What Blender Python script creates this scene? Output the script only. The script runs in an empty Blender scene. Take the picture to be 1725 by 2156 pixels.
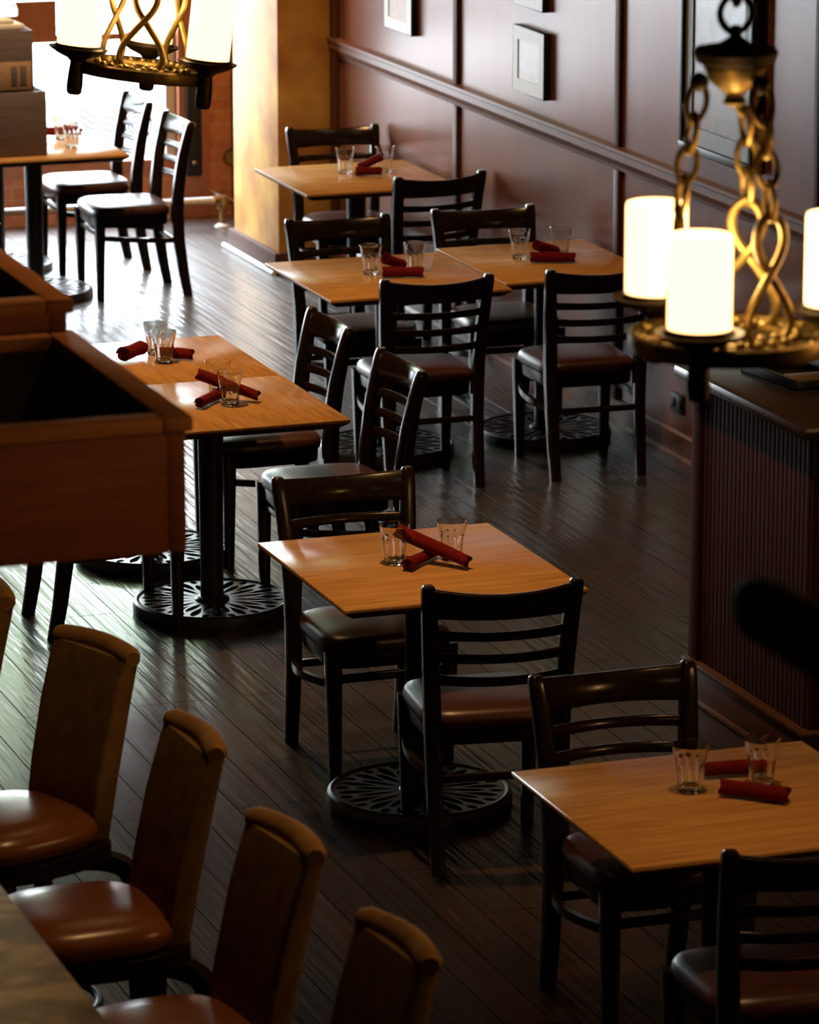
import bpy, bmesh, math, random
from math import sin, cos, pi, radians
from mathutils import Vector, Matrix
random.seed(7)
S = bpy.context.scene
COL = S.collection

# ------------------------------------------------------------------ camera, world, light, exposure
cam_d = bpy.data.cameras.new('camera')
cam = bpy.data.objects.new('camera', cam_d); COL.objects.link(cam)
cam_d.sensor_fit = 'HORIZONTAL'; cam_d.sensor_width = 24.0
cam_d.lens = 8700.0 / 1725.0 * 24.0
cam.location = (0, 0, 3.911)
cam.rotation_euler = (pi / 2 - 0.2432, 0, -0.3392)
cam_d.clip_end = 200
cam_d.dof.use_dof = True
cam_d.dof.focus_distance = 13.1
cam_d.dof.aperture_fstop = 5.6
S.camera = cam

SKY = 28.0
W = bpy.data.worlds.new('world'); S.world = W
W.use_nodes = True
bg = W.node_tree.nodes['Background']
bg.inputs[0].default_value = (0.86, 0.93, 1.0, 1)
bg.inputs[1].default_value = SKY

S.view_settings.view_transform = 'Standard'
S.view_settings.look = 'None'
S.view_settings.gamma = 1.0
S.view_settings.use_curve_mapping = False
S.view_settings.exposure = 0.0
try:
    S.cycles.use_denoising = True
    S.cycles.sample_clamp_indirect = 3.0
    S.cycles.max_bounces = 10
    S.cycles.transparent_max_bounces = 16
    S.cycles.caustics_reflective = False
except Exception:
    pass

def portal(name, loc, sx, sy, rot):
    l = bpy.data.lights.new(name, 'AREA'); l.shape = 'RECTANGLE'; l.size = sx; l.size_y = sy
    l.cycles.is_portal = True
    o = bpy.data.objects.new(name, l); COL.objects.link(o); o.location = loc; o.rotation_euler = rot
portal('window_daylight', (4.4, 21.86, 1.75), 3.8, 2.95, (-pi / 2, 0, 0))

def spot(name, loc, watts, colour=(1, .56, .22), size=80, aim=None, rad=.08):
    l = bpy.data.lights.new(name, 'SPOT'); l.energy = watts; l.color = colour
    l.spot_size = radians(size); l.spot_blend = 1.0; l.shadow_soft_size = rad
    o = bpy.data.objects.new(name, l); COL.objects.link(o); o.location = loc
    if aim:
        d = Vector(aim) - Vector(loc); o.rotation_euler = d.to_track_quat('-Z', 'Y').to_euler()
spot('unseen_ceiling_light', (3.7, 11.0, 4.55), 400, aim=(4.05, 11.4, .7), size=52)
spot('unseen_ceiling_light', (3.9, 8.6, 4.55), 138, aim=(4.0, 9.0, .7), size=38)
spot('unseen_ceiling_light', (3.7, 14.0, 4.55), 480, aim=(4.15, 14.1, .7), size=75)
spot('unseen_ceiling_light', (5.0, 15.6, 4.55), 230, aim=(5.9, 15.9, .7), size=80)
spot('unseen_ceiling_light', (5.3, 17.9, 4.55), 260, aim=(6.2, 19.2, 1.0), size=85)  # unseen fill, added as a warm wash on the gold pier
spot('unseen_ceiling_light', (4.6, 18.4, 4.55), 600, aim=(5.4, 21.3, .8), size=75, colour=(1, .66, .38))  # unseen fill, added to brighten the brick and the crates
for pos, w in (((5.75, 6.9, 2.25), 26), ((6.2, 6.3, 2.3), 20)):  # unseen warm lights behind the streaks on the chair crests, also fill
    l = bpy.data.lights.new('unseen_lamp', 'POINT'); l.energy = w; l.color = (1, .56, .2); l.shadow_soft_size = .07
    o = bpy.data.objects.new('unseen_lamp', l); COL.objects.link(o); o.location = pos
spot('bar_lamp', (3.1, 8.6, 4.55), 110, aim=(2.3, 8.8, .9), size=75)
spot('bar_lamp', (2.6, 4.0, 3.6), 48, aim=(1.75, 7.2, 2.2), size=22)

# ------------------------------------------------------------------ materials
def new_mat(name):
    m = bpy.data.materials.new(name); m.use_nodes = True
    nt = m.node_tree; b = nt.nodes['Principled BSDF']
    return m, nt, b
def N(nt, t, **kw):
    n = nt.nodes.new(t)
    for k, v in kw.items():
        if k in n.inputs: n.inputs[k].default_value = v
        else: setattr(n, k, v)
    return n
def coords(nt, scale, rot=(0, 0, 0), src='Object'):
    tc = N(nt, 'ShaderNodeTexCoord'); mp = N(nt, 'ShaderNodeMapping')
    mp.inputs['Scale'].default_value = scale; mp.inputs['Rotation'].default_value = rot
    nt.links.new(tc.outputs[src], mp.inputs['Vector']); return mp.outputs['Vector']
def ramp(nt, fac, stops):
    r = N(nt, 'ShaderNodeValToRGB'); e = r.color_ramp.elements
    while len(e) < len(stops): e.new(0.5)
    for i, (p, c) in enumerate(stops):
        e[i].position = p; e[i].color = (*c, 1)
    nt.links.new(fac, r.inputs[0]); return r.outputs[0]
def bump(nt, b, h, strength, dist=.01):
    n = N(nt, 'ShaderNodeBump'); n.inputs['Strength'].default_value = strength; n.inputs['Distance'].default_value = dist
    nt.links.new(h, n.inputs['Height']); nt.links.new(n.outputs[0], b.inputs['Normal']); return n
def simple(name, col, rough=.5, metal=0, spec=.5, noise=.12, nscale=30, coat=0, bumps=0):
    m, nt, b = new_mat(name)
    v = coords(nt, (1, 1, 1)); n = N(nt, 'ShaderNodeTexNoise'); n.inputs['Scale'].default_value = nscale; n.inputs['Detail'].default_value = 4
    nt.links.new(v, n.inputs['Vector'])
    lo = tuple(c * (1 - noise) for c in col); hi = tuple(min(1, c * (1 + noise)) for c in col)
    nt.links.new(ramp(nt, n.outputs['Fac'], [(.3, lo), (.7, hi)]), b.inputs['Base Color'])
    b.inputs['Roughness'].default_value = rough; b.inputs['Metallic'].default_value = metal
    b.inputs['Specular IOR Level'].default_value = spec
    b.inputs['Coat Weight'].default_value = coat
    if bumps: bump(nt, b, n.outputs['Fac'], bumps, .002)
    return m
def wood(name, lo, hi, rough=.4, along=0, scale=1.0, coat=0.0, spec=.5, stretch=14, grain_bump=.05, coat_rough=.2):
    m, nt, b = new_mat(name)
    sc = [stretch * scale] * 3; sc[along] = scale * 1.2
    v = coords(nt, sc)
    n = N(nt, 'ShaderNodeTexNoise'); n.inputs['Scale'].default_value = 2.2; n.inputs['Detail'].default_value = 6; n.inputs['Distortion'].default_value = 1.2
    nt.links.new(v, n.inputs['Vector'])
    sc2 = [s * 6 for s in sc]; sc2[along] = scale * 5
    v2 = coords(nt, sc2); n2 = N(nt, 'ShaderNodeTexNoise'); n2.inputs['Scale'].default_value = 2.0; n2.inputs['Detail'].default_value = 3
    nt.links.new(v2, n2.inputs['Vector'])
    mx = N(nt, 'ShaderNodeMath', operation='MULTIPLY_ADD'); mx.inputs[1].default_value = .35
    nt.links.new(n2.outputs['Fac'], mx.inputs[0]); 
    s2 = N(nt, 'ShaderNodeMath', operation='MULTIPLY'); s2.inputs[1].default_value = .65
    nt.links.new(n.outputs['Fac'], s2.inputs[0]); nt.links.new(s2.outputs[0], mx.inputs[2])
    nt.links.new(ramp(nt, mx.outputs[0], [(.32, lo), (.62, hi)]), b.inputs['Base Color'])
    b.inputs['Roughness'].default_value = rough; b.inputs['Specular IOR Level'].default_value = spec
    b.inputs['Coat Weight'].default_value = coat; b.inputs['Coat Roughness'].default_value = coat_rough
    if grain_bump: bump(nt, b, n2.outputs['Fac'], grain_bump, .002)
    return m

M = {}
M['oak'] = wood('honey_oak', (.36, .17, .055), (.56, .30, .105), .27, 0, 1.0, coat=.05, grain_bump=.06, spec=.26)
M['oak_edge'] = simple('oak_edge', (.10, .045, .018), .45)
M['black_wood'] = wood('ebony_stained_wood', (.008, .005, .0035), (.017, .010, .006), .2, 2, 1.0, grain_bump=.02, spec=.3)
M['vinyl'] = simple('burgundy_vinyl', (.052, .015, .011), .36, spec=.5, noise=.1, nscale=12, bumps=.05)
M['iron'] = simple('black_cast_iron', (.012, .012, .013), .38, metal=0, spec=.55, noise=.2, nscale=60, bumps=.15)
M['iron_plate'] = simple('sheen_toned_iron_plate', (.045, .045, .046), .34, spec=.6, noise=.2, nscale=60, bumps=.1)  # black iron in a lighter copy, the sheen on its flat top put into the colour
M['napkin'] = simple('red_cotton', (.15, .009, .008), .9, spec=.1, noise=.2, nscale=90, bumps=.3)
M['canopy_wood'] = wood('stained_cedar', (.17, .045, .014), (.26, .075, .025), .65, 0, .8, spec=.25)
M['canopy_rim'] = wood('stained_cedar_lit_edge', (.26, .095, .03), (.38, .15, .05), .7, 0, .8, spec=.2)  # lighter copy of the canopy cedar, lamplight on the rim put into the colour
M['counter_wood'] = wood('dark_cherry_panel', (.040, .012, .005), (.070, .021, .009), .85, 2, 1, spec=.08)
M['counter_top'] = simple('dark_counter_slab', (.05, .028, .018), .3, spec=.5, nscale=20)
M['black_plastic'] = simple('black_plastic', (.012, .012, .013), .35)
M['paper'] = simple('white_paper', (.75, .73, .68), .8, noise=.03)
M['tan_paper'] = simple('tan_card', (.42, .26, .15), .8)
M['bronze'] = simple('antique_bronze', (.30, .205, .06), .42, metal=.75, noise=.35, nscale=40, bumps=.25)
M['bronze_dark'] = simple('dark_bronze', (.06, .04, .02), .5, metal=.5, noise=.3, nscale=40)
M['stool_fabric'] = simple('olive_suede', (.26, .155, .065), .95, spec=.05, noise=.22, nscale=14, bumps=.25)
M['stool_welt_lit'] = simple('tan_suede_roll_lit', (.34, .19, .07), .95, spec=.15, noise=.15, nscale=20, bumps=.2)  # lighter welt, brightened further in colour for light from above
M['stool_leather'] = simple('cognac_leather', (.22, .075, .026), .28, noise=.12, nscale=8)
M['shade_lining'] = simple('dark_shade_lining', (.02, .011, .007), .8)  # dark sheet standing in for the shade inside the canopy boxes
M['rail_wood'] = wood('dark_handrail', (.10, .08, .035), (.14, .11, .05), .8, 1, spec=.1)
M['frame_black'] = simple('black_frame', (.012, .012, .014), .5, spec=.25)
M['frame_pale'] = wood('pale_frame', (.62, .64, .66), (.72, .74, .75), .4, 2, grain_bump=0)
M['mat_board'] = simple('grey_green_mat_board', (.16, .18, .19), .5)
M['white_paint'] = simple('white_paint', (.75, .76, .76), .4, noise=.05)
M['brass'] = simple('aged_brass', (.32, .20, .08), .4, metal=.7)
M['trim_wood'] = wood('red_brown_trim', (.13, .05, .032), (.19, .078, .05), .38, 1, 1, grain_bump=.02)
M['batten_wood'] = wood('dark_batten', (.075, .025, .013), (.11, .04, .02), .6, 2, 1, grain_bump=.02, spec=.2)
M['base_wood'] = wood('dark_baseboard', (.05, .02, .012), (.08, .032, .02), .6, 1, 1, grain_bump=.02, spec=.25)
M['window_wood'] = wood('red_window_wood', (.40, .15, .07), (.50, .19, .09), .5, 2, 1)
M['crate_wood'] = wood('weathered_crate', (.12, .092, .09), (.17, .135, .135), .6, 0, 1)
M['ceiling'] = simple('brown_ceiling', (.05, .03, .022), .9)
M['dark_wall'] = simple('dark_red_wall', (.07, .03, .022), .8)
M['pavement'] = simple('pale_pavement', (.6, .6, .6), .9)
M['dark_strip'] = simple('dark_outdoor_strip', (.055, .056, .058), .8, nscale=4)  # dark tone for the added strip behind the window decals
M['decal'] = None

def varnish(m, k, roughs, power=1.0, tint=(1, 1, 1), dull=None):
    # satin varnish over the material's own colour: fresnel weighted gloss, weaker than bare glass
    nt = m.node_tree; b = nt.nodes['Principled BSDF']; out = nt.nodes['Material Output']
    b.inputs['Specular IOR Level'].default_value = 0; b.inputs['Coat Weight'].default_value = 0; b.inputs['Roughness'].default_value = .8
    f = N(nt, 'ShaderNodeFresnel'); f.inputs[0].default_value = 1.45
    p = N(nt, 'ShaderNodeMath', operation='POWER'); p.inputs[1].default_value = power; nt.links.new(f.outputs[0], p.inputs[0])
    q = N(nt, 'ShaderNodeMath', operation='MULTIPLY'); q.inputs[1].default_value = k; q.use_clamp = True; nt.links.new(p.outputs[0], q.inputs[0])
    if dull is not None:
        iv = N(nt, 'ShaderNodeMath', operation='MULTIPLY_ADD'); iv.inputs[1].default_value = -.75; iv.inputs[2].default_value = 1; nt.links.new(nt.nodes[dull].outputs['Fac'], iv.inputs[0])
        ml = N(nt, 'ShaderNodeMath', operation='MULTIPLY'); nt.links.new(iv.outputs[0], ml.inputs[0]); nt.links.new(q.outputs[0], ml.inputs[1]); q = ml
    g = None
    for r in roughs:
        n = N(nt, 'ShaderNodeBsdfGlossy'); n.inputs['Roughness'].default_value = r; n.inputs['Color'].default_value = (*tint, 1)
        if b.inputs['Normal'].links: nt.links.new(b.inputs['Normal'].links[0].from_socket, n.inputs['Normal'])
        if g is None: g = n
        else:
            h = N(nt, 'ShaderNodeMixShader'); h.inputs[0].default_value = .5
            nt.links.new(g.outputs[0], h.inputs[1]); nt.links.new(n.outputs[0], h.inputs[2]); g = h
    x = N(nt, 'ShaderNodeMixShader'); nt.links.new(q.outputs[0], x.inputs[0]); nt.links.new(b.outputs[0], x.inputs[1]); nt.links.new(g.outputs[0], x.inputs[2])
    nt.links.new(x.outputs[0], out.inputs[0])
    return m
varnish(M['oak'], .29, (.22,))

def wall_panel():
    m, nt, b = new_mat('red_oak_panel')
    v = coords(nt, (1.2, 1.0, .35)); n = N(nt, 'ShaderNodeTexNoise'); n.inputs['Scale'].default_value = 2.5; n.inputs['Detail'].default_value = 5
    nt.links.new(v, n.inputs['Vector'])
    nt.links.new(ramp(nt, n.outputs['Fac'], [(.3, (.14, .048, .022)), (.7, (.21, .073, .034))]), b.inputs['Base Color'])
    v2 = coords(nt, (1, 60, 3)); n2 = N(nt, 'ShaderNodeTexNoise'); n2.inputs['Scale'].default_value = 1.5
    nt.links.new(v2, n2.inputs['Vector'])
    b.inputs['Roughness'].default_value = .8
    bump(nt, b, n2.outputs['Fac'], .05, .002)
    return m
M['panel'] = varnish(wall_panel(), .60, (.24, .30), tint=(1, .95, .94))
varnish(M['trim_wood'], .5, (.35,)); varnish(M['base_wood'], .3, (.4,))

def gold_paint():
    m, nt, b = new_mat('mottled_gold_paint')
    v = coords(nt, (1, 1, 1)); n = N(nt, 'ShaderNodeTexNoise'); n.inputs['Scale'].default_value = 3.5; n.inputs['Detail'].default_value = 5
    nt.links.new(v, n.inputs['Vector'])
    nt.links.new(ramp(nt, n.outputs['Fac'], [(.32, (.42, .17, .045)), (.68, (.72, .42, .10))]), b.inputs['Base Color'])
    b.inputs['Roughness'].default_value = .45
    return m
M['gold'] = gold_paint()

def brick():
    m, nt, b = new_mat('old_red_brick')
    tc = N(nt, 'ShaderNodeTexCoord'); sx = N(nt, 'ShaderNodeSeparateXYZ'); cx = N(nt, 'ShaderNodeCombineXYZ')
    nt.links.new(tc.outputs['Object'], sx.inputs[0]); nt.links.new(sx.outputs['X'], cx.inputs['X']); nt.links.new(sx.outputs['Z'], cx.inputs['Y'])
    t = N(nt, 'ShaderNodeTexBrick'); t.inputs['Scale'].default_value = 1.0
    t.inputs['Brick Width'].default_value = .21; t.inputs['Row Height'].default_value = .072; t.inputs['Mortar Size'].default_value = .006
    t.inputs['Color1'].default_value = (.85, .33, .16, 1); t.inputs['Color2'].default_value = (.70, .25, .12, 1); t.inputs['Mortar'].default_value = (.75, .40, .25, 1)
    nt.links.new(cx.outputs[0], t.inputs['Vector'])
    n = N(nt, 'ShaderNodeTexNoise'); n.inputs['Scale'].default_value = 14; nt.links.new(tc.outputs['Object'], n.inputs['Vector'])
    mix = N(nt, 'ShaderNodeMixRGB', blend_type='MULTIPLY'); mix.inputs[0].default_value = .6
    nt.links.new(t.outputs['Color'], mix.inputs[1]); nt.links.new(ramp(nt, n.outputs['Fac'], [(.3, (.65, .6, .55)), (.7, (1, 1, 1))]), mix.inputs[2])
    nt.links.new(mix.outputs[0], b.inputs['Base Color']); b.inputs['Roughness'].default_value = .85
    bump(nt, b, n.outputs['Fac'], .4, .01)
    return m
M['brick'] = brick()

def plank_floor():
    m, nt, b = new_mat('scraped_dark_planks')
    v = coords(nt, (1, 1, 1), (0, 0, pi / 2))
    t = N(nt, 'ShaderNodeTexBrick'); t.name = 'plank_joints'; t.offset = .37; t.offset_frequency = 3
    t.inputs['Scale'].default_value = 1.0; t.inputs['Brick Width'].default_value = 1.15; t.inputs['Row Height'].default_value = .125
    t.inputs['Mortar Size'].default_value = .0027; t.inputs['Mortar Smooth'].default_value = .2; t.inputs['Bias'].default_value = 0
    t.inputs['Color1'].default_value = (0, 0, 0, 1); t.inputs['Color2'].default_value = (1, 1, 1, 1); t.inputs['Mortar'].default_value = (.5, .5, .5, 1)
    nt.links.new(v, t.inputs['Vector'])
    # grain
    v2 = coords(nt, (34, 1.6, 1)); n = N(nt, 'ShaderNodeTexNoise'); n.inputs['Scale'].default_value = 1.0; n.inputs['Detail'].default_value = 6; n.inputs['Distortion'].default_value = .6
    nt.links.new(v2, n.inputs['Vector'])
    base = ramp(nt, n.outputs['Fac'], [(.3, (.009, .004, .0024)), (.7, (.022, .0095, .0055))])
    tone = N(nt, 'ShaderNodeMixRGB', blend_type='MULTIPLY'); tone.inputs[0].default_value = 1
    nt.links.new(base, tone.inputs[1])
    nt.links.new(ramp(nt, t.outputs['Color'], [(0, (.55, .53, .52)), (1, (1.3, 1.22, 1.15))]), tone.inputs[2])
    gap = N(nt, 'ShaderNodeMixRGB'); nt.links.new(t.outputs['Fac'], gap.inputs[0]); nt.links.new(tone.outputs[0], gap.inputs[1]); gap.inputs[2].default_value = (.008, .005, .004, 1)
    nt.links.new(gap.outputs[0], b.inputs['Base Color'])
    # scraped waves
    v3 = coords(nt, (36, 1.5, 1), (0, 0, .07)); n3 = N(nt, 'ShaderNodeTexNoise'); n3.inputs['Scale'].default_value = 1.0; n3.inputs['Detail'].default_value = 3
    nt.links.new(v3, n3.inputs['Vector'])
    h = N(nt, 'ShaderNodeMath', operation='SUBTRACT'); nt.links.new(n3.outputs['Fac'], h.inputs[0])
    gm = N(nt, 'ShaderNodeMath', operation='MULTIPLY'); gm.inputs[1].default_value = .35; nt.links.new(t.outputs['Fac'], gm.inputs[0]); nt.links.new(gm.outputs[0], h.inputs[1])
    bump(nt, b, h.outputs[0], .6, .006)
    b.inputs['Roughness'].default_value = .46; b.inputs['Specular IOR Level'].default_value = .5
    b.inputs['Coat Weight'].default_value = .5; b.inputs['Coat Roughness'].default_value = .16
    return m
M['floor'] = varnish(plank_floor(), 4.9, (.42, .15), 2.2, dull='plank_joints')

def glass(name, col=(1, 1, 1), rough=0.0):
    m, nt, b = new_mat(name)
    b.inputs['Base Color'].default_value = (*col, 1); b.inputs['Transmission Weight'].default_value = 1.0
    b.inputs['Roughness'].default_value = rough; b.inputs['IOR'].default_value = 1.47
    return m
M['glass'] = glass('clear_tumbler_glass', (.97, .98, .98))
def pane(name, tint):
    m, nt, b = new_mat(name); nt.nodes.remove(b)
    out = nt.nodes['Material Output']
    t = N(nt, 'ShaderNodeBsdfTransparent'); t.inputs[0].default_value = (*tint, 1)
    g = N(nt, 'ShaderNodeBsdfGlossy'); g.inputs['Roughness'].default_value = .02
    f = N(nt, 'ShaderNodeFresnel'); f.inputs[0].default_value = 1.12
    mx = N(nt, 'ShaderNodeMixShader'); nt.links.new(f.outputs[0], mx.inputs[0]); nt.links.new(t.outputs[0], mx.inputs[1]); nt.links.new(g.outputs[0], mx.inputs[2])
    nt.links.new(mx.outputs[0], out.inputs[0]); return m
M['pane'] = pane('window_glass', (.97, .99, 1))
M['pane_tint_added'] = pane('daylight_tint_glass', (.13, .165, .09))  # tint added to the unseen upper glass to dim and green the daylight
def decal():
    m, nt, b = new_mat('etched_vinyl'); out = nt.nodes['Material Output']
    b.inputs['Base Color'].default_value = (.25, .32, .33, 1); b.inputs['Roughness'].default_value = .7
    t = N(nt, 'ShaderNodeBsdfTransparent'); t.inputs[0].default_value = (1, 1, 1, 1)
    mx = N(nt, 'ShaderNodeMixShader'); mx.inputs[0].default_value = .997
    nt.links.new(t.outputs[0], mx.inputs[1]); nt.links.new(b.outputs[0], mx.inputs[2]); nt.links.new(mx.outputs[0], out.inputs[0]); return m
M['decal'] = decal()
def emit(name, col, s):
    m, nt, b = new_mat(name)
    b.inputs['Base Color'].default_value = (.8, .7, .5, 1)
    b.inputs['Emission Color'].default_value = (*col, 1); b.inputs['Emission Strength'].default_value = s
    b.inputs['Roughness'].default_value = .4
    return m
M['candle'] = emit('glowing_candle_glass', (1.0, .53, .21), 4.2)

def granite():
    m, nt, b = new_mat('marbled_bar_stone')
    v = coords(nt, (1, 1, 1)); n = N(nt, 'ShaderNodeTexNoise'); n.inputs['Scale'].default_value = 5; n.inputs['Detail'].default_value = 8; n.inputs['Distortion'].default_value = 1.5
    nt.links.new(v, n.inputs['Vector'])
    nt.links.new(ramp(nt, n.outputs['Fac'], [(.36, (.05, .032, .015)), (.5, (.17, .11, .06)), (.62, (.40, .31, .21))]), b.inputs['Base Color'])
    b.inputs['Roughness'].default_value = .32; return m
M['granite'] = granite()
def art(name, a, b_, c, sc):
    m, nt, b = new_mat(name)
    v = coords(nt, (1, 1, 1)); n = N(nt, 'ShaderNodeTexNoise'); n.inputs['Scale'].default_value = sc; n.inputs['Detail'].default_value = 5; n.inputs['Distortion'].default_value = 2
    nt.links.new(v, n.inputs['Vector'])
    nt.links.new(ramp(nt, n.outputs['Fac'], [(.35, a), (.5, b_), (.65, c)]), b.inputs['Base Color']); b.inputs['Roughness'].default_value = .25; return m
M['art_pale'] = art('pale_watercolour', (.42, .46, .50), (.55, .55, .55), (.60, .46, .34), 9)
M['art_warm'] = art('warm_watercolour', (.36, .36, .34), (.55, .36, .28), (.45, .42, .38), 9)
M['art_grey'] = art('grey_drawing', (.15, .17, .20), (.21, .22, .25), (.32, .27, .28), 6)

# ------------------------------------------------------------------ mesh helpers
def loft(bm, sections, caps=True, closed=False):
    rings = [[bm.verts.new(p) for p in s] for s in sections]
    n = len(rings[0])
    pairs = list(zip(rings[:-1], rings[1:]))
    if closed: pairs.append((rings[-1], rings[0]))
    for a, b in pairs:
        for i in range(n):
            j = (i + 1) % n
            try: bm.faces.new((a[i], a[j], b[j], b[i]))
            except ValueError: pass
    if caps and not closed:
        bm.faces.new(list(reversed(rings[0]))); bm.faces.new(rings[-1])
def box(bm, lo, hi, bev=0.0, mat=None):
    x0, y0, z0 = lo; x1, y1, z1 = hi
    b2 = bmesh.new()
    loft(b2, [[(x0, y0, z0), (x1, y0, z0), (x1, y1, z0), (x0, y1, z0)], [(x0, y0, z1), (x1, y0, z1), (x1, y1, z1), (x0, y1, z1)]])
    if bev: bmesh.ops.bevel(b2, geom=list(b2.edges), offset=bev, segments=2, affect='EDGES', profile=.5)
    if mat is not None: b2.transform(mat)
    me = bpy.data.meshes.new('tmp'); b2.to_mesh(me); b2.free(); bm.from_mesh(me); bpy.data.meshes.remove(me)
def rrect(w, d, r, n=3):
    pts = []
    for (sx, sy, a0) in ((1, 1, 0), (-1, 1, pi / 2), (-1, -1, pi), (1, -1, 1.5 * pi)):
        for k in range(n + 1):
            a = a0 + k / n * pi / 2
            pts.append((sx * (w / 2 - r) + r * cos(a), sy * (d / 2 - r) + r * sin(a)))
    return pts
def tube(bm, pts, r, seg=8, closed=False):
    P = [Vector(p) for p in pts]; n = len(P); secs = []
    nrm = None
    for i in range(n):
        if closed: t = P[(i + 1) % n] - P[(i - 1) % n]
        else: t = P[min(i + 1, n - 1)] - P[max(i - 1, 0)]
        t.normalize()
        if nrm is None:
            nrm = t.orthogonal().normalized()
        else:
            nrm = (nrm - t * nrm.dot(t)).normalized()
        bn = t.cross(nrm); rr = r[i] if isinstance(r, (list, tuple)) else r
        secs.append([P[i] + (nrm * cos(a) + bn * sin(a)) * rr for a in [2 * pi * k / seg for k in range(seg)]])
    loft(bm, secs, True, closed)
def lathe(bm, prof, seg=32, cx=0, cy=0, cap=True):
    secs = [[(cx + r * cos(2 * pi * k / seg), cy + r * sin(2 * pi * k / seg), z) for k in range(seg)] for r, z in prof]
    loft(bm, secs, cap)
def smooth_pts(pts, n=6):
    P = [Vector(p) for p in pts]; out = []
    for i in range(len(P) - 1):
        p0 = P[max(i - 1, 0)]; p1 = P[i]; p2 = P[i + 1]; p3 = P[min(i + 2, len(P) - 1)]
        for k in range(n):
            t = k / n
            out.append(.5 * ((2 * p1) + (p2 - p0) * t + (2 * p0 - 5 * p1 + 4 * p2 - p3) * t * t + (3 * p1 - p0 - 3 * p2 + p3) * t ** 3))
    out.append(P[-1]); return out
def obj(name, bm, mat, parent=None, angle=35, loc=None):
    bmesh.ops.recalc_face_normals(bm, faces=bm.faces)
    me = bpy.data.meshes.new(name); bm.to_mesh(me); bm.free()
    for p in me.polygons: p.use_smooth = True
    me.set_sharp_from_angle(angle=radians(angle))
    me.materials.append(M[mat] if isinstance(mat, str) else mat)
    o = bpy.data.objects.new(name, me); COL.objects.link(o)
    if parent is not None: o.parent = parent
    if loc: o.location = loc
    return o
def boxobj(name, lo, hi, mat, parent=None, bev=0.0):
    bm = bmesh.new(); box(bm, lo, hi, bev); return obj(name, bm, mat, parent)
def tag(o, label, cat, group=None, kind=None):
    o['label'] = label; o['category'] = cat
    if group: o['group'] = group
    if kind: o['kind'] = kind
    return o
def thing(name, label, cat, loc=(0, 0, 0), rz=0, group=None):
    o = bpy.data.objects.new(name, None); COL.objects.link(o); o.empty_display_size = .1
    o.location = loc; o.rotation_euler = (0, 0, rz)
    return tag(o, label, cat, group)
def struct(o):
    o['kind'] = 'structure'; return o
def dup(root, loc, rz, label, group=None):
    r = root.copy(); COL.objects.link(r); r.location = loc; r.rotation_euler = (0, 0, rz)
    r['label'] = label
    if group: r['group'] = group
    for ch in list(root.children):
        c = ch.copy(); COL.objects.link(c); c.parent = r
        for g in list(ch.children):
            d = g.copy(); COL.objects.link(d); d.parent = c
    return r
def cutplate(name, outer, holes, half):
    """flat plate with real openings, from a filled outline"""
    cu = bpy.data.curves.new(name, 'CURVE'); cu.dimensions = '2D'; cu.fill_mode = 'BOTH'; cu.extrude = half
    for loop in [outer] + holes:
        s = cu.splines.new('POLY'); s.points.add(len(loop) - 1)
        for p, q in zip(s.points, loop): p.co = (q[0], q[1], 0, 1)
        s.use_cyclic_u = True
    o = bpy.data.objects.new(name, cu); COL.objects.link(o)
    dg = bpy.context.evaluated_depsgraph_get(); dg.update()
    me = bpy.data.meshes.new_from_object(o.evaluated_get(dg))
    bpy.data.objects.remove(o); bpy.data.curves.remove(cu)
    return me
def add_mesh(bm, me, mat=None):
    b2 = bmesh.new(); b2.from_mesh(me)
    if mat is not None: b2.transform(mat)
    t = bpy.data.meshes.new('t'); b2.to_mesh(t); b2.free(); bm.from_mesh(t); bpy.data.meshes.remove(t)

# ------------------------------------------------------------------ the room
WX, BY = 6.6, 21.66
struct(boxobj('floor', (-3.2, -2.2, -.1), (6.85, 21.95, 0), 'floor'))
struct(boxobj('ceiling', (-3.2, -2.2, 4.7), (6.85, 21.95, 4.8), 'ceiling'))
struct(boxobj('added_ceiling_blocker', (-3.0, 18.9, 3.35), (6.6, 21.66, 4.7), 'ceiling'))  # unseen block, added to keep the bright upper pier out of reflections
struct(boxobj('wall_right', (WX, -2.2, 0), (WX + .25, 21.66, 4.7), 'panel'))
struct(boxobj('wall_left', (-3.2, -2.2, 0), (-3.0, 21.66, 4.7), 'dark_wall'))
struct(boxobj('wall_rear', (-3.2, -2.2, 0), (6.85, -2.0, 4.7), 'dark_wall'))
# back wall: brick under, beside and over the window
bm = bmesh.new()
box(bm, (-3.2, BY, 0), (6.46, 21.95, .31)); box(bm, (6.46, BY, 0), (6.85, 21.95, 4.7))
box(bm, (-3.2, BY, 3.25), (6.46, 21.95, 4.7)); box(bm, (-3.2, BY, .31), (2.5, 21.95, 3.25))
struct(obj('wall_back', bm, 'brick'))
# gold pier standing out from the panelled wall
PX0, PY0, PY1 = 6.295, 19.85, 20.62
struct(boxobj('wall_pier', (PX0, PY0, 0), (WX, PY1, 4.7), 'gold', bev=.004))
bm = bmesh.new(); box(bm, (PX0 - .03, PY0 - .03, 0), (WX, PY1 + .02, .112), .004)
struct(obj('baseboard_pier', bm, 'base_wood'))
bm = bmesh.new()
tube(bm, [(PX0 - .035, PY0 - .03, .012), (PX0 - .035, PY1 + .08, .012)], .014)
struct(obj('trim_1', bm, 'white_paint'))
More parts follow.
